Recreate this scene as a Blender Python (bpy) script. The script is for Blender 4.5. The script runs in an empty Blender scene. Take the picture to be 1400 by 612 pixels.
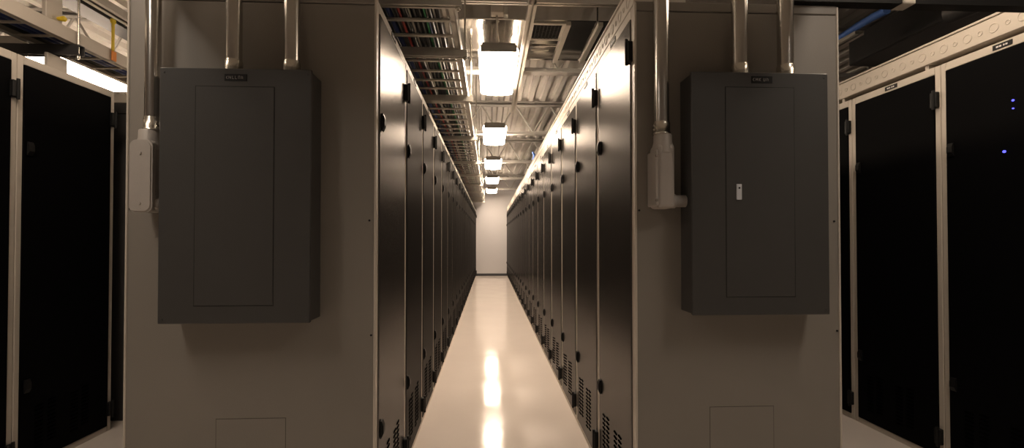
import bpy, bmesh, math, random
from mathutils import Vector, Matrix
random.seed(7)
PI = math.pi
SC = bpy.context.scene
COL = SC.collection

# ------------------------------------------------------------------ camera
F_PX = 650.0
cam_d = bpy.data.cameras.new('camera')
cam_d.sensor_fit = 'HORIZONTAL'
cam_d.sensor_width = 36.0
cam_d.lens = F_PX / 1400.0 * 36.0
cam_d.shift_y = 12.0 / 1400.0
cam_d.clip_start = 0.02
cam = bpy.data.objects.new('camera', cam_d)
COL.objects.link(cam)
cam.location = (0, 0, 1.15)
cam.rotation_euler = (PI / 2 + 0.0142, 0, -math.atan(31 / F_PX))
SC.camera = cam

# ------------------------------------------------------------------ world, exposure
w = bpy.data.worlds.new('world')
SC.world = w
w.use_nodes = True
w.node_tree.nodes['Background'].inputs[0].default_value = (0.5, 0.55, 0.7, 1)
w.node_tree.nodes['Background'].inputs[1].default_value = 0.02
vs = SC.view_settings
vs.view_transform = 'Standard'
vs.look = 'None'
vs.exposure = 0.0
vs.gamma = 1.0
vs.use_curve_mapping = False

LAMP_COLOUR = (1.0, 0.79, 0.60)
CROSS_COLOUR = (1.0, 0.87, 0.74)
LAMP_STRENGTH = 40.0        # the aisle luminaires
CROSS_STRENGTH = 12.5        # the luminaires of the cross aisle the camera stands in


SIDE_STRENGTH = 9.5         # the luminaires of the two side aisles


# ------------------------------------------------------------------ materials
def mat(name, col, rough=0.5, metal=0.0, spec=0.5, var=0.0, vscale=20.0, bump=0.0, bscale=200.0,
        emit=None, estr=0.0, stretch=None, rvar=0.0):
    m = bpy.data.materials.new(name)
    m.use_nodes = True
    nt = m.node_tree
    b = nt.nodes['Principled BSDF']
    b.inputs['Base Color'].default_value = (*col, 1)
    b.inputs['Roughness'].default_value = rough
    b.inputs['Metallic'].default_value = metal
    b.inputs['Specular IOR Level'].default_value = spec
    tc = nt.nodes.new('ShaderNodeTexCoord')
    src = tc.outputs['Object']
    if stretch:
        mp = nt.nodes.new('ShaderNodeMapping')
        mp.inputs['Scale'].default_value = stretch
        nt.links.new(src, mp.inputs['Vector'])
        src = mp.outputs['Vector']
    if var > 0 or rvar > 0:
        n = nt.nodes.new('ShaderNodeTexNoise')
        n.inputs['Scale'].default_value = vscale
        n.inputs['Detail'].default_value = 4
        nt.links.new(src, n.inputs['Vector'])
        if var > 0:
            r = nt.nodes.new('ShaderNodeMix')
            r.data_type = 'RGBA'
            r.inputs['A'].default_value = (*[c * (1 - var) for c in col], 1)
            r.inputs['B'].default_value = (*[min(1, c * (1 + var)) for c in col], 1)
            nt.links.new(n.outputs['Fac'], r.inputs['Factor'])
            nt.links.new(r.outputs['Result'], b.inputs['Base Color'])
        if rvar > 0:
            mr = nt.nodes.new('ShaderNodeMapRange')
            mr.inputs['From Min'].default_value = 0.3
            mr.inputs['From Max'].default_value = 0.7
            mr.inputs['To Min'].default_value = max(0.02, rough - rvar)
            mr.inputs['To Max'].default_value = rough + rvar
            nt.links.new(n.outputs['Fac'], mr.inputs['Value'])
            nt.links.new(mr.outputs['Result'], b.inputs['Roughness'])
    if bump > 0:
        n2 = nt.nodes.new('ShaderNodeTexNoise')
        n2.inputs['Scale'].default_value = bscale
        n2.inputs['Detail'].default_value = 2
        nt.links.new(src, n2.inputs['Vector'])
        bp = nt.nodes.new('ShaderNodeBump')
        bp.inputs['Strength'].default_value = bump
        bp.inputs['Distance'].default_value = 0.002
        nt.links.new(n2.outputs['Fac'], bp.inputs['Height'])
        nt.links.new(bp.outputs['Normal'], b.inputs['Normal'])
    if emit:
        b.inputs['Emission Color'].default_value = (*emit, 1)
        b.inputs['Emission Strength'].default_value = estr
    return m


M = {}
M['floor'] = mat('floor_vinyl', (0.83, 0.75, 0.685), 0.10, spec=0.24, var=0.04, vscale=2.5, rvar=0.03, bump=0.25, bscale=9)
M['wall'] = mat('painted_wall', (0.60, 0.59, 0.60), 0.75, var=0.03, vscale=3, bump=0.1)
M['deck'] = mat('galvanised_deck', (0.62, 0.59, 0.55), 0.5, metal=0.15, var=0.15, vscale=5)
M['steel'] = mat('grey_primed_steel', (0.45, 0.43, 0.40), 0.55, metal=0.1, var=0.1, vscale=12)
M['frame'] = mat('almond_powder_coat', (0.62, 0.56, 0.48), 0.42, var=0.03, vscale=8, bump=0.12, bscale=500)
M['door'] = mat('black_satin_door', (0.006, 0.0055, 0.0055), 0.23, spec=0.5, var=0.2, vscale=30)


def glossy_door(name, fac, rough, col):
    m = mat(name, col, 0.7, spec=0.0, var=0.2, vscale=30)
    nt = m.node_tree
    b = nt.nodes['Principled BSDF']
    out = nt.nodes['Material Output']
    g = nt.nodes.new('ShaderNodeBsdfGlossy')
    g.inputs['Roughness'].default_value = rough
    g.inputs['Color'].default_value = (1, .97, .95, 1)
    mx = nt.nodes.new('ShaderNodeMixShader')
    mx.inputs['Fac'].default_value = fac
    nt.links.new(b.outputs[0], mx.inputs[1])
    nt.links.new(g.outputs[0], mx.inputs[2])
    nt.links.new(mx.outputs[0], out.inputs[0])
    return m


M['door'] = glossy_door('black_satin_door', 0.165, 0.25, (0.006, 0.0055, 0.0055))
M['darkdoor'] = glossy_door('black_dull_door', 0.07, 0.34, (0.008, 0.0075, 0.007))
M['sidedoor'] = mat('black_mesh_door', (0.003, 0.003, 0.0035), 0.7, spec=0.05, var=0.2, vscale=30)
M['black'] = mat('black_plastic', (0.008, 0.008, 0.008), 0.5, spec=0.3, var=0.1)
M['void'] = mat('vent_opening', (0.002, 0.002, 0.002), 0.95, spec=0.0, var=0.1)
M['endpanel'] = mat('grey_beige_powder_coat', (0.26, 0.235, 0.205), 0.42, var=0.05, vscale=6, bump=0.25, bscale=350)
M['seam'] = mat('shadow_gap', (0.028, 0.027, 0.025), 0.8, spec=0.1, var=0.1)
M['plateseam'] = mat('shallow_plate_gap', (0.13, 0.115, 0.1), 0.8, spec=0.1, var=0.1)
M['breaker'] = mat('grey_enamel', (0.063, 0.061, 0.058), 0.36, spec=0.45, var=0.06, vscale=9, bump=0.15, bscale=300)
M['conduit'] = mat('galvanised_conduit', (0.66, 0.64, 0.60), 0.2, metal=1.0, var=0.1, vscale=14, stretch=(4, 4, .6))
M['fitting'] = mat('zinc_fitting', (0.72, 0.69, 0.62), 0.24, metal=1.0, var=0.1, vscale=40)
M['cast'] = mat('cast_aluminium', (0.47, 0.43, 0.39), 0.45, metal=0.15, var=0.06, vscale=20, bump=0.2, bscale=250)
M['duct'] = mat('galvanised_duct', (0.56, 0.54, 0.51), 0.15, metal=1.0, var=0.14, vscale=7, rvar=0.04)
M['darkduct'] = mat('dark_duct_wrap', (0.07, 0.068, 0.068), 0.5, metal=0.2, var=0.25, vscale=6)
M['strut'] = mat('strut_channel', (0.62, 0.59, 0.53), 0.38, metal=0.55, var=0.1, vscale=16)
M['housing'] = mat('lamp_housing', (0.30, 0.28, 0.25), 0.5, var=0.06)
M['chrome'] = mat('bright_latch', (0.8, 0.82, 0.86), 0.3, metal=0.3, var=0.05)
M['lettering'] = mat('label_print', (0.32, 0.31, 0.30), 0.6, var=0.05)
M['whiteprint'] = mat('white_label_print', (0.75, 0.72, 0.70), 0.6, var=0.05)
M['yellow'] = mat('yellow_plastic', (0.80, 0.58, 0.03), 0.45, var=0.06)
M['orange'] = mat('orange_tag', (0.85, 0.30, 0.06), 0.6, var=0.06)
M['led'] = mat('blue_indicator', (0.02, 0.02, 0.4), 0.4, emit=(0.10, 0.10, 1.0), estr=2.5)
M['lens'] = mat('lamp_lens', (0.9, 0.9, 0.9), 0.4, emit=LAMP_COLOUR, estr=LAMP_STRENGTH)
M['lenscross'] = mat('lamp_lens_cross_aisle', (0.9, 0.9, 0.9), 0.4, emit=CROSS_COLOUR, estr=CROSS_STRENGTH)
M['lensside'] = mat('lamp_lens_side_aisle', (0.9, 0.9, 0.9), 0.4, emit=LAMP_COLOUR, estr=SIDE_STRENGTH)
M['baseboard'] = mat('dark_vinyl_base', (0.05, 0.05, 0.055), 0.5, var=0.1)
CABLE = {
    'dark': mat('charcoal_cable', (0.04, 0.04, 0.04), 0.42, var=0.1),
    'black': mat('black_cable', (0.012, 0.012, 0.013), 0.45, var=0.1),
    'blue': mat('blue_cable', (0.025, 0.05, 0.20), 0.42, var=0.1),
    'blueglint': mat('blue_light_glint', (0.10, 0.22, 0.62), 0.4, var=0.1),  # colour stands in for bluish light, not for a real cable
    'red': mat('red_cable', (0.40, 0.03, 0.025), 0.42, var=0.1),
    'white': mat('white_cable', (0.45, 0.43, 0.40), 0.42, var=0.1),
    'green': mat('green_cable', (0.03, 0.25, 0.09), 0.42, var=0.1),
    'grey': mat('grey_cable', (0.10, 0.097, 0.095), 0.42, var=0.1),
}


# ------------------------------------------------------------------ mesh builder
class MB:
    def __init__(self):
        self.v = []
        self.f = []
        self.s = []

    def _add(self, vs_, fs_, smooth=False):
        o = len(self.v)
        self.v += [tuple(p) for p in vs_]
        for f in fs_:
            self.f.append(tuple(i + o for i in f))
            self.s.append(smooth)

    def box(self, x0, x1, y0, y1, z0, z1):
        self._add([(x0, y0, z0), (x1, y0, z0), (x1, y1, z0), (x0, y1, z0),
                   (x0, y0, z1), (x1, y0, z1), (x1, y1, z1), (x0, y1, z1)],
                  [(0, 3, 2, 1), (4, 5, 6, 7), (0, 1, 5, 4), (1, 2, 6, 5), (2, 3, 7, 6), (3, 0, 4, 7)])
        return self

    def bbox(self, x0, x1, y0, y1, z0, z1, b=0.004, seg=1):
        bm = bmesh.new()
        bmesh.ops.create_cube(bm, size=1)
        for v in bm.verts:
            v.co = Vector(((x0 + x1) / 2 + v.co.x * (x1 - x0), (y0 + y1) / 2 + v.co.y * (y1 - y0),
                           (z0 + z1) / 2 + v.co.z * (z1 - z0)))
        bmesh.ops.bevel(bm, geom=bm.edges[:], offset=b, segments=seg, profile=0.5, affect='EDGES')
        bm.verts.index_update()
        self._add([v.co[:] for v in bm.verts], [[v.index for v in f.verts] for f in bm.faces])
        bm.free()
        return self

    def tube(self, pts, r, n=12, caps=True, rs=None):
        pts = [Vector(p) for p in pts]
        rings = []
        prev = None
        for i, p in enumerate(pts):
            if i == 0:
                t = pts[1] - pts[0]
            elif i == len(pts) - 1:
                t = pts[-1] - pts[-2]
            else:
                t = (pts[i + 1] - pts[i - 1])
            t.normalize()
            if prev is None:
                a = Vector((0, 0, 1)) if abs(t.z) < 0.9 else Vector((1, 0, 0))
            else:
                a = prev
            u = (a - t * a.dot(t)).normalized()
            prev = u
            q = t.cross(u)
            rr = rs[i] if rs else r
            rings.append([p + (u * math.cos(2 * PI * k / n) + q * math.sin(2 * PI * k / n)) * rr for k in range(n)])
        vs_ = [v for rg in rings for v in rg]
        fs_ = []
        for i in range(len(pts) - 1):
            for k in range(n):
                fs_.append((i * n + k, i * n + (k + 1) % n, (i + 1) * n + (k + 1) % n, (i + 1) * n + k))
        self._add(vs_, fs_, True)
        if caps:
            self._add(rings[0], [tuple(range(n))[::-1]])
            self._add(rings[-1], [tuple(range(n))])
        return self

    def prism(self, prof, axis, a0, a1, smooth=False):
        """closed 2-D profile swept along an axis; profile is given in the two other axes, in order"""
        def put(p, a):
            return (a, p[0], p[1]) if axis == 'x' else (p[0], a, p[1]) if axis == 'y' else (p[0], p[1], a)
        n = len(prof)
        A = [put(p, a0) for p in prof]
        B = [put(p, a1) for p in prof]
        self._add(A + B, [(k, (k + 1) % n, n + (k + 1) % n, n + k) for k in range(n)], smooth)
        self._add(A, [tuple(range(n))[::-1]])
        self._add(B, [tuple(range(n))])
        return self

    def mesh(self, name):
        me = bpy.data.meshes.new(name)
        me.from_pydata(self.v, [], self.f)
        bm = bmesh.new()
        bm.from_mesh(me)
        bmesh.ops.recalc_face_normals(bm, faces=bm.faces[:])
        bm.to_mesh(me)
        bm.free()
        me.polygons.foreach_set('use_smooth', self.s)
        me.update()
        return me

    def build(self, name, material, parent=None, loc=None):
        me = self.mesh(name)
        me.materials.append(material)
        return put(name, me, parent, loc)


def put(name, me, parent=None, loc=None):
    o = bpy.data.objects.new(name, me)
    COL.objects.link(o)
    if parent:
        o.parent = parent
    if loc:
        o.location = loc
    return o


def empty(name, loc=(0, 0, 0), rz=0.0):
    o = bpy.data.objects.new(name, None)
    COL.objects.link(o)
    o.empty_display_size = 0.1
    o.location = loc
    o.rotation_euler = (0, 0, rz)
    return o


def tag(o, label, cat, group=None, kind=None):
    o['label'] = label
    o['category'] = cat
    if group:
        o['group'] = group
    if kind:
        o['kind'] = kind
    return o


def struct(o, label=None, cat=None):
    o['kind'] = 'structure'
    if label:
        o['label'] = label
        o['category'] = cat
    return o


def copy_tree(o, parent=None):
    c = o.copy()
    COL.objects.link(c)
    c.parent = parent
    for ch in [x for x in bpy.data.objects if x.parent == o]:
        copy_tree(ch, c)
    return c


ORD = ['first', 'second', 'third', 'fourth', 'fifth', 'sixth', 'seventh', 'eighth', 'ninth', 'tenth', 'eleventh',
       'twelfth', 'thirteenth', 'fourteenth', 'fifteenth', 'sixteenth', 'seventeenth', 'eighteenth', 'nineteenth',
       'twentieth', 'twenty-first', 'twenty-second', 'twenty-third']

# ------------------------------------------------------------------ room shell
XW0, XW1, YW0, YW1, ZC = -7.6, 7.6, -4.0, 15.12, 3.14
YE = 1.77                                    # plane of the two row ends that carry the breaker panels
XL, XR = -0.42, 0.553                        # door planes of the two aisle rows
XLB, XRB = -1.30, 1.346                      # backs of these rows
XSL, XSR = -2.29, 2.33                       # door planes of the two side rows

fl = struct(MB().box(XW0, XW1, YW0, YW1, -0.1, 0).build('floor', M['floor']),
            'glossy pale beige floor of the aisle mirroring the lamps', 'floor')
for nm, bxs, lb in (('wall_back', (XW0, XW1, YW1, YW1 + .12, 0, ZC + .2), 'plain off-white wall closing the far end of the aisle'),
                    ('wall_left', (XW0 - .12, XW0, YW0, YW1, 0, ZC + .2), 'plain off-white wall beyond the rows beside the yellow strap'),
                    ('wall_right', (XW1, XW1 + .12, YW0, YW1, 0, ZC + .2), 'plain off-white wall beyond the row with the blue indicator lights'),
                    ('wall_front', (XW0, XW1, YW0 - .12, YW0, 0, ZC + .2), 'plain off-white wall facing the breaker panels')):
    struct(MB().box(*bxs).build(nm, M['wall']), lb, 'wall')
struct(MB().bbox(XW0 + .02, XW1 - .02, YW1 - .014, YW1, 0, .075, .003).build('baseboard_back', M['baseboard']),
       'dark vinyl base strip along the foot of the far wall', 'baseboard')

# corrugated roof deck: flutes run along the aisle
prof = []
x = XW0
while x < XW1:
    prof += [(x, ZC), (x + .06, ZC), (x + .078, ZC + .045), (x + .152, ZC + .045)]
    x += .17
mb = MB()
vs_, fs_ = [], []
for (px, pz) in prof:
    vs_ += [(px, YW0, pz), (px, YW1, pz)]
for k in range(len(prof) - 1):
    fs_.append((2 * k, 2 * k + 2, 2 * k + 3, 2 * k + 1))
mb._add(vs_, fs_)
mb.box(XW0, XW1, YW0, YW1, ZC + .1, ZC + .16)
struct(mb.build('ceiling', M['deck']), 'fluted galvanised steel roof deck above the joists', 'ceiling')

# ------------------------------------------------------------------ server cabinets
RW, RH, DT = 0.60, 2.053, 2.012


def rack_parts(depth, doormat):
    """meshes of one cabinet: front at local x=0 looking to +x, width along +y"""
    fr = MB()
    for y0, y1 in ((0.0015, .031), (RW - .031, RW - .0015)):
        fr.bbox(-.05, 0, y0, y1, 0.0, RH, .003)
    fr.bbox(-.05, 0, .031, RW - .031, DT, RH, .002)
    fr.bbox(-.05, 0, .031, RW - .031, 0, .032, .002)
    sh = MB()
    sh.box(-depth, -.05, .0015, .012, .02, RH - .002)
    sh.box(-depth, -.05, RW - .012, RW - .0015, .02, RH - .002)
    sh.box(-depth, -.05, .012, RW - .012, RH - .022, RH - .002)
    sh.box(-depth, -depth + .015, .012, RW - .012, .02, RH - .022)
    sh.box(-depth, -.05, .012, RW - .012, .02, .04)
    dr = MB().bbox(-.022, .0045, .0322, RW - .0322, .0332, DT - .0012, .0025, 2)
    hg = MB()
    hg.bbox(.0, .022, -.019, .019, -.041, .041, .004)
    hg.tube([(.022, .004, -.05), (.022, .004, .05)], .007, 8)
    lt = MB()
    lt.prism([(.006, -.032), (.010, -.032), (.019, -.012), (.019, .014), (.012, .034), (.006, .034)], 'y', -.014, .014)
    es = MB().bbox(.004, .0095, -.021, .021, -.05, .05, .002)
    vt = MB()
    for c, yc in enumerate((.13, .20, .335, .405)):
        for k in range(11):
            z = .105 + k * .0205 + (.010 if c % 2 else 0)
            vt.prism([(yc - .024, z - .004), (yc + .018, z - .004), (yc + .024, z + .004), (yc - .018, z + .004)], 'x', .004, .0068)
    lb = MB().bbox(-.0005, .003, RW / 2 - .042, RW / 2 + .042, DT + .010, RH - .008, .001)
    lp = MB()
    for k, (y0, wd) in enumerate(((-.026, .011), (-.013, .010), (.004, .007), (.014, .009))):
        lp.bbox(.0025, .0036, RW / 2 + y0, RW / 2 + y0 + wd, DT + .0165, RH - .0165, .0005)
    D = {}
    for k, b, m in (('frame', fr, 'frame'), ('side_shell', sh, 'black'), ('door', dr, doormat), ('hinge', hg, 'black'),
                    ('latch', lt, 'black'), ('escutcheon', es, 'frame'), ('vent_slots', vt, 'void'),
                    ('number_plate', lb, 'black'), ('lettering', lp, 'whiteprint')):
        me = b.mesh(k)
        me.materials.append(M[m])
        D[k] = me
    return D


def rack(D, name, loc, rz, label, group, plate=True):
    t = empty(name, loc, rz)
    tag(t, label, 'server cabinet', group)
    put('frame', D['frame'], t)
    put('side_shell', D['side_shell'], t)
    d = put('door', D['door'], t)
    for z in (1.875, .135):
        put('hinge', D['hinge'], d, (0, RW - .022, z))
    for z in (1.60, .425):
        l = put('latch', D['latch'], d, (0, .060, z))
    v = put('vent_slots', D['vent_slots'], d)
    v['kind'] = 'stuff'
    if plate:
        n = put('number_plate', D['number_plate'], t)
        put('lettering', D['lettering'], n)
    return t


Y0 = YE + .022
DL = rack_parts(abs(XLB - XL) - .002, 'door')
DK = rack_parts(abs(XLB - XL) - .002, 'darkdoor')
DR = rack_parts(abs(XRB - XR) - .002, 'door')
NR = 22
for k in range(NR):
    rack(DL if k == 0 else DK, 'server_cabinet', (XL, Y0 + k * RW, 0), 0,
         'black-doored server cabinet under the cable tray, %s from the breaker panel end of its row' % ORD[k],
         'cabinets of the row under the cable tray')
for k in range(NR):
    rack(DR, 'server_cabinet', (XR, Y0 + (k + 1) * RW, 0), PI,
         'black-doored server cabinet under the pale raceway, %s behind the breaker panel with silver latch' % ORD[k],
         'cabinets of the row under the aisle raceway')
DS = rack_parts(0.88, 'sidedoor')
for k, y in enumerate((1.81, 2.41)):
    rack(DS, 'server_cabinet', (XSL, y, 0), 0,
         ['black server cabinet with pale frame, farther from the lone cabinet beyond the gap',
          'black server cabinet with pale frame, beside the gap below the yellow strap'][k], 'cabinets of the row below the yellow strap', plate=False)
side = []
for k, y in enumerate((2.34, 2.94, 3.54)):
    side.append(rack(DS, 'server_cabinet', (XSR, y, 0), PI,
         ['black server cabinet with three blue indicator lights glowing in its door',
          'black server cabinet with pale frame, next to the one with blue lights',
          'black server cabinet, second along from the one with blue lights'][k], 'cabinets of the row with blue lights'))
# blue indicator lights of the equipment showing through the perforated door
for (yy, zz, r) in ((1.995, 1.768, .0045), (1.995, 1.732, .0032), (2.034, 1.547, .006)):
    mb = MB().tube([(.004, 0, 0), (.009, 0, 0)], r, 10)
    mb.build('indicator_light', M['led'], side[0], (0, 2.34 - yy, zz))
# the cabinet that stands beyond a gap in the row below the yellow strap
t = empty('lone_cabinet', (-2.75, 3.15, 0))
tag(t, 'dark cabinet with pale top edge standing alone beyond a gap in its row', 'server cabinet')
MB().bbox(-.46, .62, 0, .60, .0, 2.025, .004).build('body', M['darkduct'], t)
MB().bbox(-.465, .625, -.004, .604, 2.025, 2.078, .003).build('top_frame', M['frame'], t)
MB().box(-.45, .61, -.0012, .002, 1.953, 1.958).build('seam', M['void'], t)
MB().bbox(.622, .634, .03, .57, .04, 1.99, .004).build('door', M['sidedoor'], t)

# ------------------------------------------------------------------ row end panels
for side_, (x0, x1, ax0, ax1, az, lab) in enumerate((
        (XLB, XL, -.981, -.738, .503, 'grey-beige sheet metal end panel behind the breaker panel without a latch'),
        (XR, XRB, .835, 1.08, .516, 'grey-beige sheet metal end panel behind the breaker panel with silver latch'))):
    t = empty('row_end_panel', ((x0 + x1) / 2, YE, 0))
    tag(t, lab, 'end panel')
    cx = (x0 + x1) / 2
    h = (x1 - x0) / 2
    MB().bbox(-h, h, 0, .0205, .0, 2.018, .003, 2).build('sheet', M['endpanel'], t)
    MB().bbox(-h, h, -.001, .0205, 2.021, 2.056, .003).build('top_cap', M['endpanel'], t)
    for s in (-1, 1):
        e = MB().bbox(s * h - .004, s * h + .004, -.004, .02, .0, 2.05, .002)
        e.build('corner_trim', M['frame'], t)
    pl = MB().box(ax0 - cx, ax1 - cx, -.0012, .004, .06, az).build('access_plate', M['endpanel'], t)
    sm = MB()
    g = .0022
    sm.box(ax0 - cx - g, ax0 - cx, -.0006, .004, .06, az + g)
    sm.box(ax1 - cx, ax1 - cx + g, -.0006, .004, .06, az + g)
    sm.box(ax0 - cx - g, ax1 - cx + g, -.0006, .004, az, az + g)
    sm.build('seam', M['plateseam'], pl)
    for k, (sx, sz) in enumerate(((h - .012, .80), (-h + .012, 1.26), (h - .02, 1.22))):
        MB().tube([(sx, -.003, sz), (sx, .002, sz)], .004, 8).build('screw', M['black'], t)

# ------------------------------------------------------------------ breaker panels


def strokes(items, hgt):
    """small printed strokes: (x0,z0,x1,z1) in units of the lettering height"""
    mb = MB()
    for (x0, z0, x1, z1) in items:
        a, b = Vector((x0 * hgt, 0, z0 * hgt)), Vector((x1 * hgt, 0, z1 * hgt))
        mb.tube([a, b], hgt * .085, 4)
    return mb


GLYPH_A = [(-2.5, .9, -2.9, .6), (-2.9, .6, -2.9, .3), (-2.9, .3, -2.5, .05), (-2.1, .05, -2.1, .95), (-2.1, .95, -1.5, .05), (-1.5, .05, -1.5, .95),
           (-1.0, .95, -1.0, .05), (-1.0, .05, -.5, .05), (-.1, .95, -.1, .05), (-.1, .05, .4, .05),
           (.9, .05, .9, .95), (.9, .95, 1.4, .95), (1.4, .95, 1.4, .05), (1.9, .05, 1.9, .95), (1.9, .95, 2.4, .5), (1.9, .5, 2.4, .05)]
GLYPH_B = [(-2.5, .95, -2.9, .6), (-2.9, .6, -2.9, .3), (-2.9, .3, -2.5, .05), (-2.0, .05, -2.0, .95), (-2.0, .95, -1.7, .4), (-1.7, .4, -1.4, .95), (-1.4, .95, -1.4, .05),
           (-.9, .05, -.9, .95), (-.9, .5, -.4, .95), (-.9, .5, -.4, .05), (.5, .95, .5, .05), (.5, .05, 1.0, .05), (1.0, .05, 1.0, .95),
           (1.5, .05, 1.5, .95), (1.5, .95, 2.0, .7), (2.0, .7, 2.0, .05)]


def breaker(name, x0, x1, z0, z1, door, lab, latch, glyph, label):
    yb, yf = YE - .0005, 1.66
    t = empty(name, ((x0 + x1) / 2, YE, z0))
    tag(t, label, 'breaker panel')
    cx = (x0 + x1) / 2

    def B(a, b, c, d, e, f, bev=.003):
        return MB().bbox(a - cx, b - cx, c - YE, d - YE, e - z0, f - z0, bev)
    B(x0 + .004, x1 - .004, yf + .012, yb, z0 + .004, z1 - .004, .002).build('back_box', M['breaker'], t)
    tr = B(x0, x1, yf, yf + .013, z0, z1, .003).build('front_trim', M['breaker'], t)
    dx0, dx1, dz0, dz1 = door
    d = B(dx0, dx1, yf - .0022, yf + .004, dz0, dz1, .0012).build('door', M['breaker'], t)
    g = .0022
    sm = MB()
    for a, b, e, f in ((dx0 - g, dx0, dz0 - g, dz1 + g), (dx1, dx1 + g, dz0 - g, dz1 + g), (dx0, dx1, dz0 - g, dz0), (dx0, dx1, dz1, dz1 + g)):
        sm.box(a - cx, b - cx, yf - .0004 - YE, yf + .003 - YE, e - z0, f - z0)
    sm.build('seam', M['seam'], d)
    lx0, lx1, lz0, lz1 = lab
    l = B(lx0, lx1, yf - .002, yf + .002, lz0, lz1, .0008).build('name_plate', M['black'], t)
    gl = strokes(glyph, (lz1 - lz0) * .44).build('lettering', M['lettering'], l)
    gl.location = ((lx0 + lx1) / 2 - cx, yf - .002 - YE, lz0 + (lz1 - lz0) * .28 - z0)
    for sx in (x0 + .014, x1 - .014):
        for sz in (z0 + .016, z1 - .016):
            MB().tube([(sx - cx, yf - .002 - YE, sz - z0), (sx - cx, yf + .002 - YE, sz - z0)], .0045, 10).build('screw', M['breaker'], t)
    if latch:
        a, b, e, f = latch
        q = B(a, b, yf - .007, yf - .002, e, f, .0012).build('latch', M['chrome'], d)
        q['label'] = 'small silver latch with keyhole'
        MB().tube([((a + b) / 2 - cx, yf - .0078 - YE, f - .014 - z0), ((a + b) / 2 - cx, yf - .006 - YE, f - .014 - z0)], .0035, 10).build('keyhole', M['black'], q)
    return t


breaker('breaker_panel', -1.118, -.612, .865, 1.735, (-.997, -.737, .926, 1.671), (-.903, -.828, 1.691, 1.715), None, GLYPH_A,
        'dark grey breaker panel with plain front and no latch, fed by two conduits')
breaker('breaker_panel', .721, 1.227, .880, 1.752, (.846, 1.097, .946, 1.696), (.941, 1.019, 1.712, 1.738), (.8815, .9005, 1.292, 1.348), GLYPH_B,
        'dark grey breaker panel with a small silver latch on its door')

# ------------------------------------------------------------------ conduits
ZTOP = 3.13


def conduit(x, zb, label, strap=None, yy=1.716, r=.0265, scr=1):
    t = empty('conduit', (x, yy, zb))
    tag(t, label, 'conduit', 'steel conduits dropping to the breaker panels')
    MB().tube([(0, 0, .03), (0, 0, ZTOP - zb)], r, 24).build('tube', M['conduit'], t)
    c = MB()
    c.tube([(0, 0, 0.0), (0, 0, .006), (0, 0, .006), (0, 0, .040), (0, 0, .046)], r, 24,
           rs=[r * 1.16, r * 1.18, r * 1.10, r * 1.10, r * 1.02])
    cc = c.build('connector', M['fitting'], t)
    for z in (.016, .030):
        MB().tube([(scr * r * 1.02, -.008, z), (scr * r * 1.42, -.012, z)], .0045, 8).build('set_screw', M['fitting'], cc)
    return t


conduit(-.902, 1.7355, 'conduit dropping onto the latchless breaker panel above its name plate', scr=.6)
conduit(-.701, 1.7355, 'conduit dropping onto the latchless breaker panel nearest the main aisle', scr=.6)
conduit(-1.178, 1.530, 'conduit dropping to the fitting beside the latchless breaker panel', r=.024, scr=.8)
conduit(.928, 1.7525, 'conduit dropping onto the latched breaker panel nearest the main aisle', r=.0285, scr=.6)
conduit(1.1045, 1.7525, 'conduit dropping onto the latched breaker panel farther from the main aisle', r=.0285, scr=.6)
conduit(.632, 1.535, 'conduit dropping to the fitting beside the latched breaker panel', r=.0285, scr=-.8)


def conduit_body(xc, z0, z1, wd, s, nip, label, front=False):
    """cast conduit body: rounded box with a gasketed cover on its outer side and a hub on top"""
    t = empty('pull_fitting', (xc, 1.716, z0))
    tag(t, label, 'conduit fitting')
    h = z1 - z0
    b = MB()
    b.bbox(-wd / 2, wd / 2, -.036, .053, 0, h - .038, .014, 3)
    b.tube([(0, 0, h - .07), (0, 0, h - .045), (0, 0, h - .028), (0, 0, h - .004), (0, 0, h)], .03, 20, rs=[.040, .038, .033, .0325, .031])
    b.build('body', M['cast'], t)
    if front:
        def rounded(g):
            a, z0_, z1_, rc = wd / 2 + g, -g, h - .042 + g, .022
            return [(cx_ + rc * math.cos(q), cz_ + rc * math.sin(q)) for (cx_, cz_, q0) in
                    ((a - rc, z1_ - rc, 0), (-a + rc, z1_ - rc, PI / 2), (-a + rc, z0_ + rc, PI), (a - rc, z0_ + rc, 1.5 * PI))
                    for q in [q0 + PI / 2 * k / 5 for k in range(6)]]
        cv = MB().prism(rounded(.003), 'y', -.041, -.034).prism(rounded(-.002), 'y', -.045, -.041).build('cover', M['cast'], t)
    else:
        c = MB().bbox(s * (wd / 2 + .003) - .006, s * (wd / 2 + .003) + .006, -.044, .05, .008, h - .062, .0055, 2)
        cv = c.build('cover', M['cast'], t)
    for z in (.028, h - .085):
        if front:
            MB().tube([(0, -.044, z), (0, -.049, z)], .005, 8).build('screw', M['cast'], cv)
            continue
        MB().tube([(s * (wd / 2 + .006), -.042, z), (s * (wd / 2 + .006), -.049, z)], .005, 8).build('screw', M['fitting'], cv)
    n = MB().tube([(-s * wd / 2 * .9, 0, .028), (-s * (wd / 2 + .010), 0, .028), (-s * (wd / 2 + .010), 0, .028), (-s * nip, 0, .028)], .026, 18,
                  rs=[.026, .026, .022, .022])
    n.build('nipple', M['cast'], t)
    return t


conduit_body(-1.186, 1.245, 1.530, .070, -1, .061, 'cast conduit fitting with rounded front cover beside the latchless breaker panel', front=True)
conduit_body(.637, 1.263, 1.535, .066, -1, .083, 'cast conduit fitting with bright cover edge beside the latched breaker panel')

# ------------------------------------------------------------------ luminaires


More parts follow.
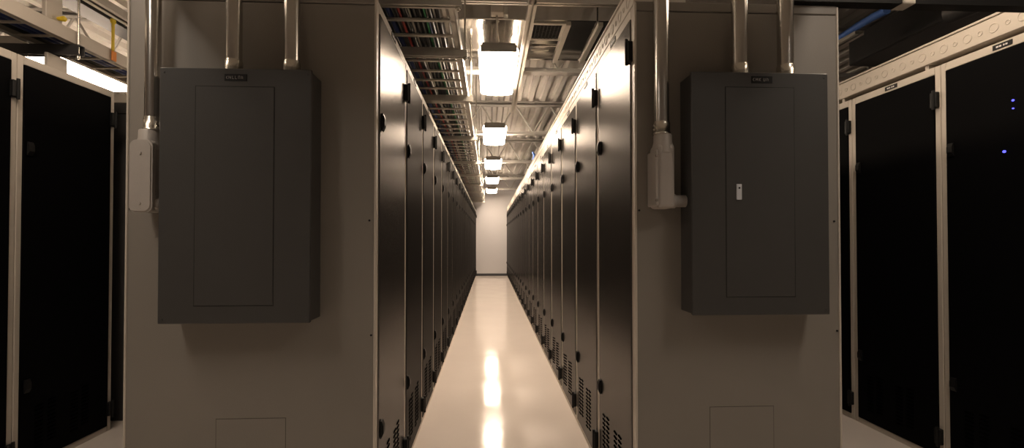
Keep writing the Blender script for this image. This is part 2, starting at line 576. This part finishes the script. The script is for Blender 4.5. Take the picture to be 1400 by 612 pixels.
def lamp_meshes(lens_mat):
    L, W = 1.06, .15
    lens = MB()
    pr = [(-W - .004, .022), (-W, .010), (-W * .8, .002), (-W * .4, -.006), (0, -.008), (W * .4, -.006), (W * .8, .002), (W, .010), (W + .004, .022),
          (W - .022, .0585), (-W + .022, .0585)]
    lens.prism(pr, 'y', 0.012, L - .012)
    ho = MB()
    ho.bbox(-W + .022, W - .022, .0, L, .058, .078, .004)
    ho.bbox(-.055, .055, .05, L - .05, .078, .092, .004)
    ec = MB().bbox(-W + .012, W - .012, 0, .012, .008, .062, .003)
    rod = MB().tube([(0, 0, .074), (0, 0, .1035)], .008, 10)
    rod.tube([(0, 0, .098), (0, 0, .1038)], .03, 10)
    rod2 = MB().tube([(0, 0, .074), (0, 0, ZC - 2.565)], .008, 10)
    D = {}
    for k, b, m in (('lens', lens, lens_mat), ('housing', ho, M['housing']), ('end_cap', ec, M['housing']), ('hanger_rod', rod, M['strut']), ('long_rod', rod2, M['strut'])):
        me = b.mesh(k)
        me.materials.append(m)
        D[k] = me
    return D, L


JY = [1.60, 4.306, 6.857, 9.406, 11.95, 14.45]
LM, LLEN = lamp_meshes(M['lens'])
LX, _ = lamp_meshes(M['lenscross'])
LS, _ = lamp_meshes(M['lensside'])


def lamp(D, loc, rz, label, group, rods=(), longrods=()):
    t = empty('pendant_lamp', loc, rz)
    tag(t, label, 'lamp', group)
    put('lens', D['lens'], t)
    put('housing', D['housing'], t)
    put('end_cap', D['end_cap'], t)
    put('end_cap', D['end_cap'], t, (0, LLEN - .012, 0))
    for r in rods:
        put('hanger_rod', D['hanger_rod'], t, (0, r, 0))
    for r in longrods:
        put('hanger_rod', D['long_rod'], t, (0, r, 0))
    return t


for k in range(5):
    lamp(LM, (.07, 3.57 + 2.46 * k, 2.56), 0,
         'glowing box-shaped lamp over the main aisle, %s from the white end wall' % ORD[4 - k], 'lamps over the main aisle',
         rods=(min(LLEN - .03, JY[k + 1] - 3.57 - 2.46 * k),))
for k in range(2):
    lamp(LM, (-3.51, 3.62 + 1.3 * k, 2.56), 0,
         ['glowing lamp seen between the cable tray and the cabinets below the yellow strap', 'glowing lamp end to end with the one below the yellow strap'][k],
         'lamps over the neighbouring aisle', rods=(.686,) if k == 0 else (), longrods=(.12, .94) if k else ())
for k, (xx, yy) in enumerate(((-1.50, .05), (1.55, .05))):
    lamp(LX, (xx, yy, 2.56), 0, ['glowing lamp over the cross aisle facing the latchless breaker panel',
                                 'glowing lamp over the cross aisle facing the latched breaker panel'][k], 'lamps over the cross aisle', longrods=(.12, .94))

for k, (xx, yy) in enumerate(((-1.80, 1.16), (1.84, 1.42))):
    lamp(LS, (xx, yy, 2.56), 0, ['glowing lamp over the side aisle below the yellow strap',
                                 'glowing lamp over the side aisle of the cabinet with blue lights'][k], 'lamps over the side aisles',
         rods=(JY[0] - yy,))

# junction box from which the first aisle lamp hangs
t = empty('junction_box', (.055, 3.40, 2.77))
tag(t, 'pale square junction box above the first lamp of the main aisle', 'junction box')
MB().bbox(-.045, .045, -.03, .05, 0, .105, .006, 2).build('box', M['frame'], t)
MB().bbox(.045, .082, -.02, .04, -.01, .055, .005).build('connector', M['strut'], t)
MB().tube([(.0, .025, 0), (.0, .025, -.10), (.012, .20, -.118)], .0075, 10).build('hanger_rod', M['strut'], t)

# ------------------------------------------------------------------ bar joists
JY = [1.60, 4.306, 6.857, 9.406, 11.95, 14.45]
top_me = MB()
for s in (-1, 1):
    top_me.prism([(s * .008, 3.08), (s * .055, 3.08), (s * .055, 3.086), (s * .014, 3.086), (s * .014, 3.135), (s * .008, 3.135)], 'x', XW0 + .02, XW1 - .02)
top_me.box(XW0 + .02, XW1 - .02, -.06, .06, 3.118, 3.138)
top_me = top_me.mesh('top_chord')
bot_me = MB()
for s in (-1, 1):
    bot_me.prism([(s * .006, 2.668), (s * .045, 2.668), (s * .045, 2.676), (s * .012, 2.676), (s * .012, 2.715), (s * .006, 2.715)], 'x', XW0 + .02, XW1 - .02)
bot_me.box(XW0 + .02, XW1 - .02, -.045, .045, 2.664, 2.669)
bot_me = bot_me.mesh('bottom_chord')
web_a = MB().tube([(0, 0, 2.69), (.25, 0, 3.10)], .012, 6).mesh('web')
web_b = MB().tube([(0, 0, 2.69), (-.25, 0, 3.10)], .012, 6).mesh('web')
for me in (top_me, bot_me, web_a, web_b):
    me.materials.append(M['steel'])
for k, y in enumerate(JY):
    t = empty('bar_joist', (0, y, 0))
    tag(t, 'grey steel bar joist under the roof deck, %s from the white end wall' % ORD[len(JY) - 1 - k], 'joist', 'bar joists under the roof deck')
    put('top_chord', top_me, t)
    put('bottom_chord', bot_me, t)
    x = -4.87
    while x < 5.0:
        put('web', web_a, t, (x, 0, 0))
        put('web', web_b, t, (x, 0, 0))
        x += .5

# ------------------------------------------------------------------ ductwork above the aisle
t = empty('air_duct', (0, 3.46, 2.76))
tag(t, 'shiny galvanised air duct crossing above the first lamp with a dark grille', 'duct')
d = MB()
for x0, x1 in ((-1.5, -.32), (-.32, .285), (.285, .80), (.80, 2.6)):
    d.bbox(x0 + .002, x1 - .002, 0, .775, 0, .33, .006)
d.build('duct_sheet', M['duct'], t)
for xf in (.585, .825):
    MB().prism([(xf - .018, -.028), (xf + .018, -.028), (xf + .018, 0), (xf - .018, 0)], 'y', .01, .765).build('flange', M['strut'], t)
g = empty('grille', (0, 0, 0))
g.parent = t
gf = MB()
gf.box(.305, .575, .02, .045, -.014, 0)
gf.box(.305, .575, .295, .32, -.014, 0)
gf.box(.305, .33, .045, .295, -.014, 0)
gf.box(.545, .575, .045, .295, -.014, 0)
bpy.data.objects.remove(g)
g = gf.build('grille', M['strut'], t)
MB().box(.33, .545, .045, .295, -.003, 0).build('grille_opening', M['void'], g)
gb = MB()
for k in range(9):
    gb.box(.33, .545, .07 + k * .026, .074 + k * .026, -.010, -.003)
for k in range(7):
    gb.box(.353 + k * .028, .357 + k * .028, .045, .295, -.010, -.003)
gb.build('grille_bars', M['darkduct'], g)
# access panel with a raised rim behind the grille
MB().bbox(.31, .555, .44, .70, -.010, 0, .003).build('access_panel', M['duct'], t)
MB().bbox(.35, .50, .50, .53, -.016, -.010, .002).build('handle', M['strut'], t)
# flared collar
cl = MB()
cl._add([(-.30, .015, 0), (.27, .015, 0), (.27, .20, -.015), (-.02, .34, -.015), (-.30, .10, -.015)], [(0, 1, 2, 3, 4)])
cl._add([(-.30, .015, 0), (-.30, .10, -.015), (-.30, .10, 0), (-.02, .34, -.015), (-.02, .34, 0), (.27, .2, -.015), (.27, .2, 0)],
        [(0, 1, 2), (1, 3, 4, 2), (3, 5, 6, 4)])
cl.build('collar', M['duct'], t)


def strut_channel(name, p0, p1, axis, wd, ht, label, cat='strut', m='strut', closed=False):
    """C-shaped steel channel, open side down"""
    L = p1 - p0
    t = MB()
    a, b, th = wd / 2, ht, .004
    pr = [(-a, 0), (-a + .35 * wd, 0), (-a + .35 * wd, .006), (-a + th, .006), (-a + th, b - th), (a - th, b - th), (a - th, .006), (a - .35 * wd, .006), (a - .35 * wd, 0), (a, 0), (a, b), (-a, b)]
    if closed:
        pr = [(-a, 0), (a, 0), (a, b), (-a, b)]
    t.prism(pr, axis, 0, L)
    return t


o = strut_channel('s', 2.95, 5.5, 'y', .055, .04, '').build('strut_channel', M['strut'], None, (.272, 2.95, 2.620))
tag(o, 'pale steel strut running lengthwise beside the lamps of the main aisle', 'strut')
o = strut_channel('s', -1.0, 1.3, 'x', .045, .045, '').build('strut_channel', M['strut'], None, (-1.0, 3.10, 2.70))
tag(o, 'pale steel strut running crosswise in front of the shiny air duct', 'strut')
o = strut_channel('s', 3.0, 10.0, 'y', .08, .05, '').build('strut_channel', M['strut'], None, (-2.46, 2.2, 2.62))
tag(o, 'pale steel strut running high above the yellow strap', 'strut')

# long dark duct beside the left side row, and services above the right one
t = MB().bbox(-.09, .09, 0, 2.2, 0, .11, .01).build('air_duct', M['black'], None, (-2.93, 2.02, 2.80))
tag(t, 'dark rectangular duct running lengthwise above the yellow strap', 'duct')
mb = MB()
pts = [(2.95 + .05 * math.sin(k * .9), 1.9 + k * .19, 2.62 + .05 * math.cos(k * .7)) for k in range(6)]
mb.tube(pts, .06, 14)
o = mb.build('flexible_duct', M['darkduct'])
tag(o, 'dark flexible duct sagging above the pale raceway with round knockouts', 'duct')
o = MB().bbox(-.45, .45, 0, 2.35, 0, .26, .01).build('air_duct', M['darkduct'], None, (3.75, 1.85, 2.74))
tag(o, 'wide dark duct above the row with blue lights', 'duct')
mb = MB().tube([(2.80, 3.2 + k * .12, 2.765 + .01 * math.sin(k)) for k in range(9)], .028, 10)  # blue tube added in place of a bluish streak of light
tag(mb.build('blue_light_streak', CABLE['blueglint']), 'streak of bluish light shaped as a cable bundle above the row with blue lights', 'cable')
o = strut_channel('s', 3.45, 4.22, 'y', .07, .03, '').build('strut_channel', M['strut'], None, (2.80, 3.45, 2.70))
tag(o, 'pale steel strut beneath the streak of bluish light', 'strut')
mb = MB()  # blue loops added in place of a small blue glint above the raceway
for q in range(4):
    mb.tube([(.60 + .010 * q + .012 * math.sin(a * .7), 6.45 + (.085 - .006 * q) * math.cos(a * PI / 10), 2.2525 - .006 * q + (.085 - .006 * q) * math.sin(a * PI / 10)) for a in range(21)], .011, 7)
tag(mb.build('blue_glint_coil', CABLE['blueglint']), 'blue glint shaped as a cable coil on the main aisle raceway', 'cable')

# strut across the side aisle at the top of the latched panel's row end
t = empty('header_channel', (1.16, 1.772, 2.060))
tag(t, 'dark steel channel lying across the top of the latched panel row end', 'strut')
strut_channel('s', 0, 1.03, 'x', .05, .045, '', closed=True).build('channel', M['black'], t)
MB().bbox(.43, .48, -.032, .028, -.003, .049, .003).build('clamp', M['frame'], t)

# ------------------------------------------------------------------ raceways with knockouts
ring_big = MB()
ring_small = MB()
for mbx, ro, th in ((ring_big, .023, .004), (ring_small, .012, .003)):
    n = 20
    a = [(0, ro * math.cos(2 * PI * k / n), ro * math.sin(2 * PI * k / n)) for k in range(n)]
    b = [(-.0022, (ro - th * .4) * math.cos(2 * PI * k / n), (ro - th * .4) * math.sin(2 * PI * k / n)) for k in range(n)]
    c = [(-.0022, (ro - th) * math.cos(2 * PI * k / n), (ro - th) * math.sin(2 * PI * k / n)) for k in range(n)]
    d = [(-.0004, (ro - th * 1.4) * math.cos(2 * PI * k / n), (ro - th * 1.4) * math.sin(2 * PI * k / n)) for k in range(n)]
    fs_ = []
    for i in range(3):
        for k in range(n):
            fs_.append((i * n + k, i * n + (k + 1) % n, (i + 1) * n + (k + 1) % n, (i + 1) * n + k))
    fs_.append(tuple(3 * n + k for k in range(n)))
    mbx._add(a + b + c + d, fs_)
ring_big = ring_big.mesh('knockout')
ring_small = ring_small.mesh('knockout')
for me in (ring_big, ring_small):
    me.materials.append(M['frame'])


def raceway(x, y0, y1, z0, z1, yk, nk, label):
    t = empty('raceway', (x, y0, z0))
    tag(t, label, 'raceway', 'raceways along the cabinet tops')
    h = z1 - z0
    b = MB()
    b.bbox(0, .09, 0, y1 - y0, 0, h, .003)
    b.build('trough', M['frame'], t)
    MB().bbox(-.006, .096, 0, y1 - y0, h, h + .012, .002).build('cover', M['frame'], t)
    for k in range(nk):
        put('knockout', ring_big, t, (-.0002, yk - y0 + k * .121, h * .48))
        put('knockout', ring_small, t, (-.0002, yk - y0 + k * .121 + .0605, h * .48))
    y = .15
    while y < min(y1 - y0, 6):
        MB().tube([(.03, y, h + .010), (.03, y, h + .018)], .005, 8).build('screw', M['fitting'], t)
        y += .3
    # feet on the cabinet tops
    y = .05
    k = 0
    while y < y1 - y0 and k < 8:
        MB().box(.012, .08, y, y + .02, 2.0535 - z0, 0).build('foot', M['frame'], t)
        y += .6
        k += 1
    return t


raceway(XSR - .006, 1.76, 3.50, 2.077, 2.178, 1.83, 13, 'pale raceway with round knockouts above the row with blue lights')
raceway(XR + .002, YE + .03, YE + 13.2, 2.0585, 2.142, YE + .10, 40, 'pale raceway with round knockouts along the main aisle cabinets')

# ------------------------------------------------------------------ cable trays


def tray(x0, x1, y0, y1, z, rail_h, step, m, label, brackets, bx0, bx1, first_rung=0.0, rod_x=None, rail_t=.012, rungr=.012):
    t = empty('cable_tray', ((x0 + x1) / 2, y0, z))
    tag(t, label, 'cable tray')
    cx = (x0 + x1) / 2
    for xx in (x0, x1):
        s = 1 if xx == x1 else -1
        b = MB()
        b.bbox(xx - cx - rail_t / 2, xx - cx + rail_t / 2, 0, y1 - y0, 0, rail_h, .002)
        b.box(xx - cx - s * .028, xx - cx, 0, y1 - y0, 0, .004)
        b.build('side_rail', m, t)
    rg = MB().bbox(x0 - cx, x1 - cx, -rungr, rungr, .0, .012, .002).mesh('rung')
    rg.materials.append(m)
    y = first_rung
    while y < y1 - y0 - .02:
        put('rung', rg, t, (0, y, 0))
        y += step
    return t


def trapeze(x0, x1, y, z, rods, label, m, ht=.042, top=ZC - .01, grp='tray brackets over the main aisle'):
    t = empty('tray_bracket', (x0, y, z))
    tag(t, label, 'bracket', grp)
    strut_channel('s', 0, x1 - x0, 'x', .042, ht, '').build('channel', m, t)
    for rx in rods:
        r = MB().tube([(rx - x0, 0, -.02), (rx - x0, 0, top - z)], .006, 8).build('threaded_rod', M['fitting'], t)
        MB().tube([(rx - x0, 0, -.012), (rx - x0, 0, -.002)], .012, 6).build('nut', M['fitting'], r)
    return t


TZ = 2.305
tray(-.66, -.178, 1.95, 14.95, TZ, .075, .19, M['strut'], 'ladder cable tray full of cables above the main aisle', None, 0, 0)
BY = [2.27, 2.90, 3.84, 5.34, 7.0, 8.40, 9.90, 11.4, 12.9, 14.3]
for k, y in enumerate(BY):
    trapeze(-.72, -.135, y, TZ - .044, (-.15,), 'steel bracket under the main aisle cable tray, %s from the white end wall' % ORD[len(BY) - 1 - k], M['strut'], top=2.752 if k == 2 else ZC - .01)

# a second light rail alongside the tray
o = MB().bbox(-.012, .012, 0, 12.6, 0, .03, .003).build('guide_rail', M['strut'], None, (-.232, 2.0, TZ + .0125))
tag(o, 'slim pale rail lying inside the main aisle cable tray', 'rail')

CN = {'black': 'thick black cable', 'blue': 'dark blue cable', 'red': 'thin red cable', 'white': 'thin white cable', 'green': 'thin green cable', 'grey': 'grey cable'}


def cable(colour, x, z, r, y0, y1, label, grp, amp=.012, n=70):
    ph, fq = .7, 1.3
    pts = []
    for k in range(n):
        y = y0 + (y1 - y0) * k / (n - 1)
        pts.append((x + amp * math.sin(fq * y + ph) , y, z + r + .004 * math.sin(2.3 * y + ph) + .004))
    o = MB().tube(pts, r, 7).build('cable', CABLE[colour])
    return tag(o, label, 'cable', grp)


main = [('black', -.626, .016, 'thick black cable at the cabinet side of the main aisle tray'),
        ('blue', -.588, .019, 'thick dark blue cable between two thick black ones in the main aisle tray'),
        ('black', -.550, .016, 'thick black cable between two dark blue ones in the main aisle tray'),
        ('blue', -.516, .015, 'slimmer dark blue cable next to the red one in the main aisle tray'),
        ('dark', -.488, .008, 'thin charcoal cable next to the slimmer dark blue one in the main aisle tray'),
        ('red', -.462, .008, 'thin red cable lying along the main aisle tray'),
        ('dark', -.438, .010, 'thin charcoal cable next to the red one in the main aisle tray'),
        ('white', -.410, .006, 'thin white cable among charcoal cables in the main aisle tray'),
        ('dark', -.384, .012, 'thickest charcoal cable next to the lone white one in the main aisle tray'),
        ('dark', -.356, .009, 'thin charcoal cable next to the green one in the main aisle tray'),
        ('green', -.332, .007, 'thin green cable lying along the main aisle tray'),
        ('dark', -.306, .010, 'charcoal cable on the rail side of the green one in the main aisle tray'),
        ('white', -.282, .006, 'thin white cable next to the slim rail in the main aisle tray'),
        ('dark', -.262, .008, 'charcoal cable against the slim rail in the main aisle tray')]
for (c, x, r, l) in main:
    cable(c, x, TZ + .012, r, 1.93, 14.9, l, 'cables in the main aisle tray', amp=.008)
for (c, x, r) in (('blue', -.58, .015), ('black', -.545, .014)):
    cable(c, x, TZ + .058, r, 1.93, 14.9, ('dark blue' if c == 'blue' else 'black') + ' cable on top of the thick bundle in the main aisle tray', 'cables in the main aisle tray', amp=.008)

for k in range(7):  # upper layer added to block the lit deck and darken the tray
    cable('dark', -.49 + k * .036, TZ + .042, .0145, 1.93, 14.9, 'charcoal cable added in an upper layer to darken the main aisle tray', 'added upper charcoal cables darkening the main aisle tray', amp=.008)

# tray over the left side row
tray(-2.535, -2.30, 1.2, 3.9, 2.232, .074, .16, M['frame'], 'cable tray with broad pale side rail below the yellow strap', None, 0, 0, rail_t=.016, rungr=.007)
trapeze(-3.05, -2.265, 2.74, 2.168, (-2.283,), 'dark steel bracket under the tray with the broad pale side rail', M['darkduct'], ht=.058,
        grp='tray brackets over the row below the yellow strap')
for (c, x, r) in (('black', -2.335, .013), ('grey', -2.368, .011), ('blue', -2.405, .018), ('blue', -2.447, .017), ('black', -2.492, .019)):
    cable(c, x, 2.247, r, 1.2, 3.9, {-2.335: 'black cable along the broad pale rail of the tray below the yellow strap', -2.368: 'grey cable in the tray with the broad pale side rail', -2.405: 'dark blue cable beside the grey one in the tray below the yellow strap', -2.447: 'dark blue cable beside a thick black one in the tray below the yellow strap', -2.492: 'thick black cable beside dark blue ones in the tray below the yellow strap'}[x], 'cables in the tray below the yellow strap', amp=.006, n=26)
# hanger post, stand-off post, yellow fittings
t = empty('hanger_post', (-2.318, 2.62, 2.31))
tag(t, 'pale flat hanger post with a yellow cap rising from the tray rail', 'post')
MB().bbox(-.012, .012, -.048, .048, 0, ZC - 2.31, .003).build('post', M['frame'], t)
q = MB().tube([(.012, .02, .02), (.045, .02, .02), (.052, .02, .02)], .013, 12, rs=[.009, .015, .009]).build('cap', M['yellow'], t)
q['label'] = 'yellow plastic cap'
o = MB().bbox(-.010, .010, -.062, .062, 0, .113, .003).build('stand_off_plate', M['frame'], None, (-2.40, 2.74, 2.0535))
tag(o, 'pale upright plate between cabinet top and cable tray in front of the lamp', 'plate')
t = empty('hanging_strap', (-2.282, 2.98, 2.235))
tag(t, 'bright yellow strap hanging by the tray rail with an orange tag', 'strap')
MB().bbox(-.004, .004, -.010, .010, .06, .235, .002).build('strap', M['yellow'], t)
MB().bbox(-.010, .010, -.014, .014, .225, .252, .004).build('clip', M['yellow'], t)
q = MB().bbox(-.003, .003, -.008, .026, .0, .058, .001).build('paper_tag', M['orange'], t)
q['label'] = 'orange tag'

# unseen tray added above the cross aisle to shade the upper row ends
t = empty('cable_tray', (0, 1.0, 2.10))
tag(t, 'unseen solid-bottom tray added to shade the row ends above the breaker panels', 'cable tray')
MB().box(-1.22, 1.28, 0, .60, 0, .004).build('bottom', M['strut'], t)
for yy in (0, .60):
    MB().bbox(-1.22, 1.28, yy - .004, yy + .004, 0, .09, .002).build('side_rail', M['strut'], t)
for xx in (-1.0, 1.1):
    MB().tube([(xx, .30, 0), (xx, .30, ZC - 2.11)], .006, 8).build('threaded_rod', M['fitting'], t)
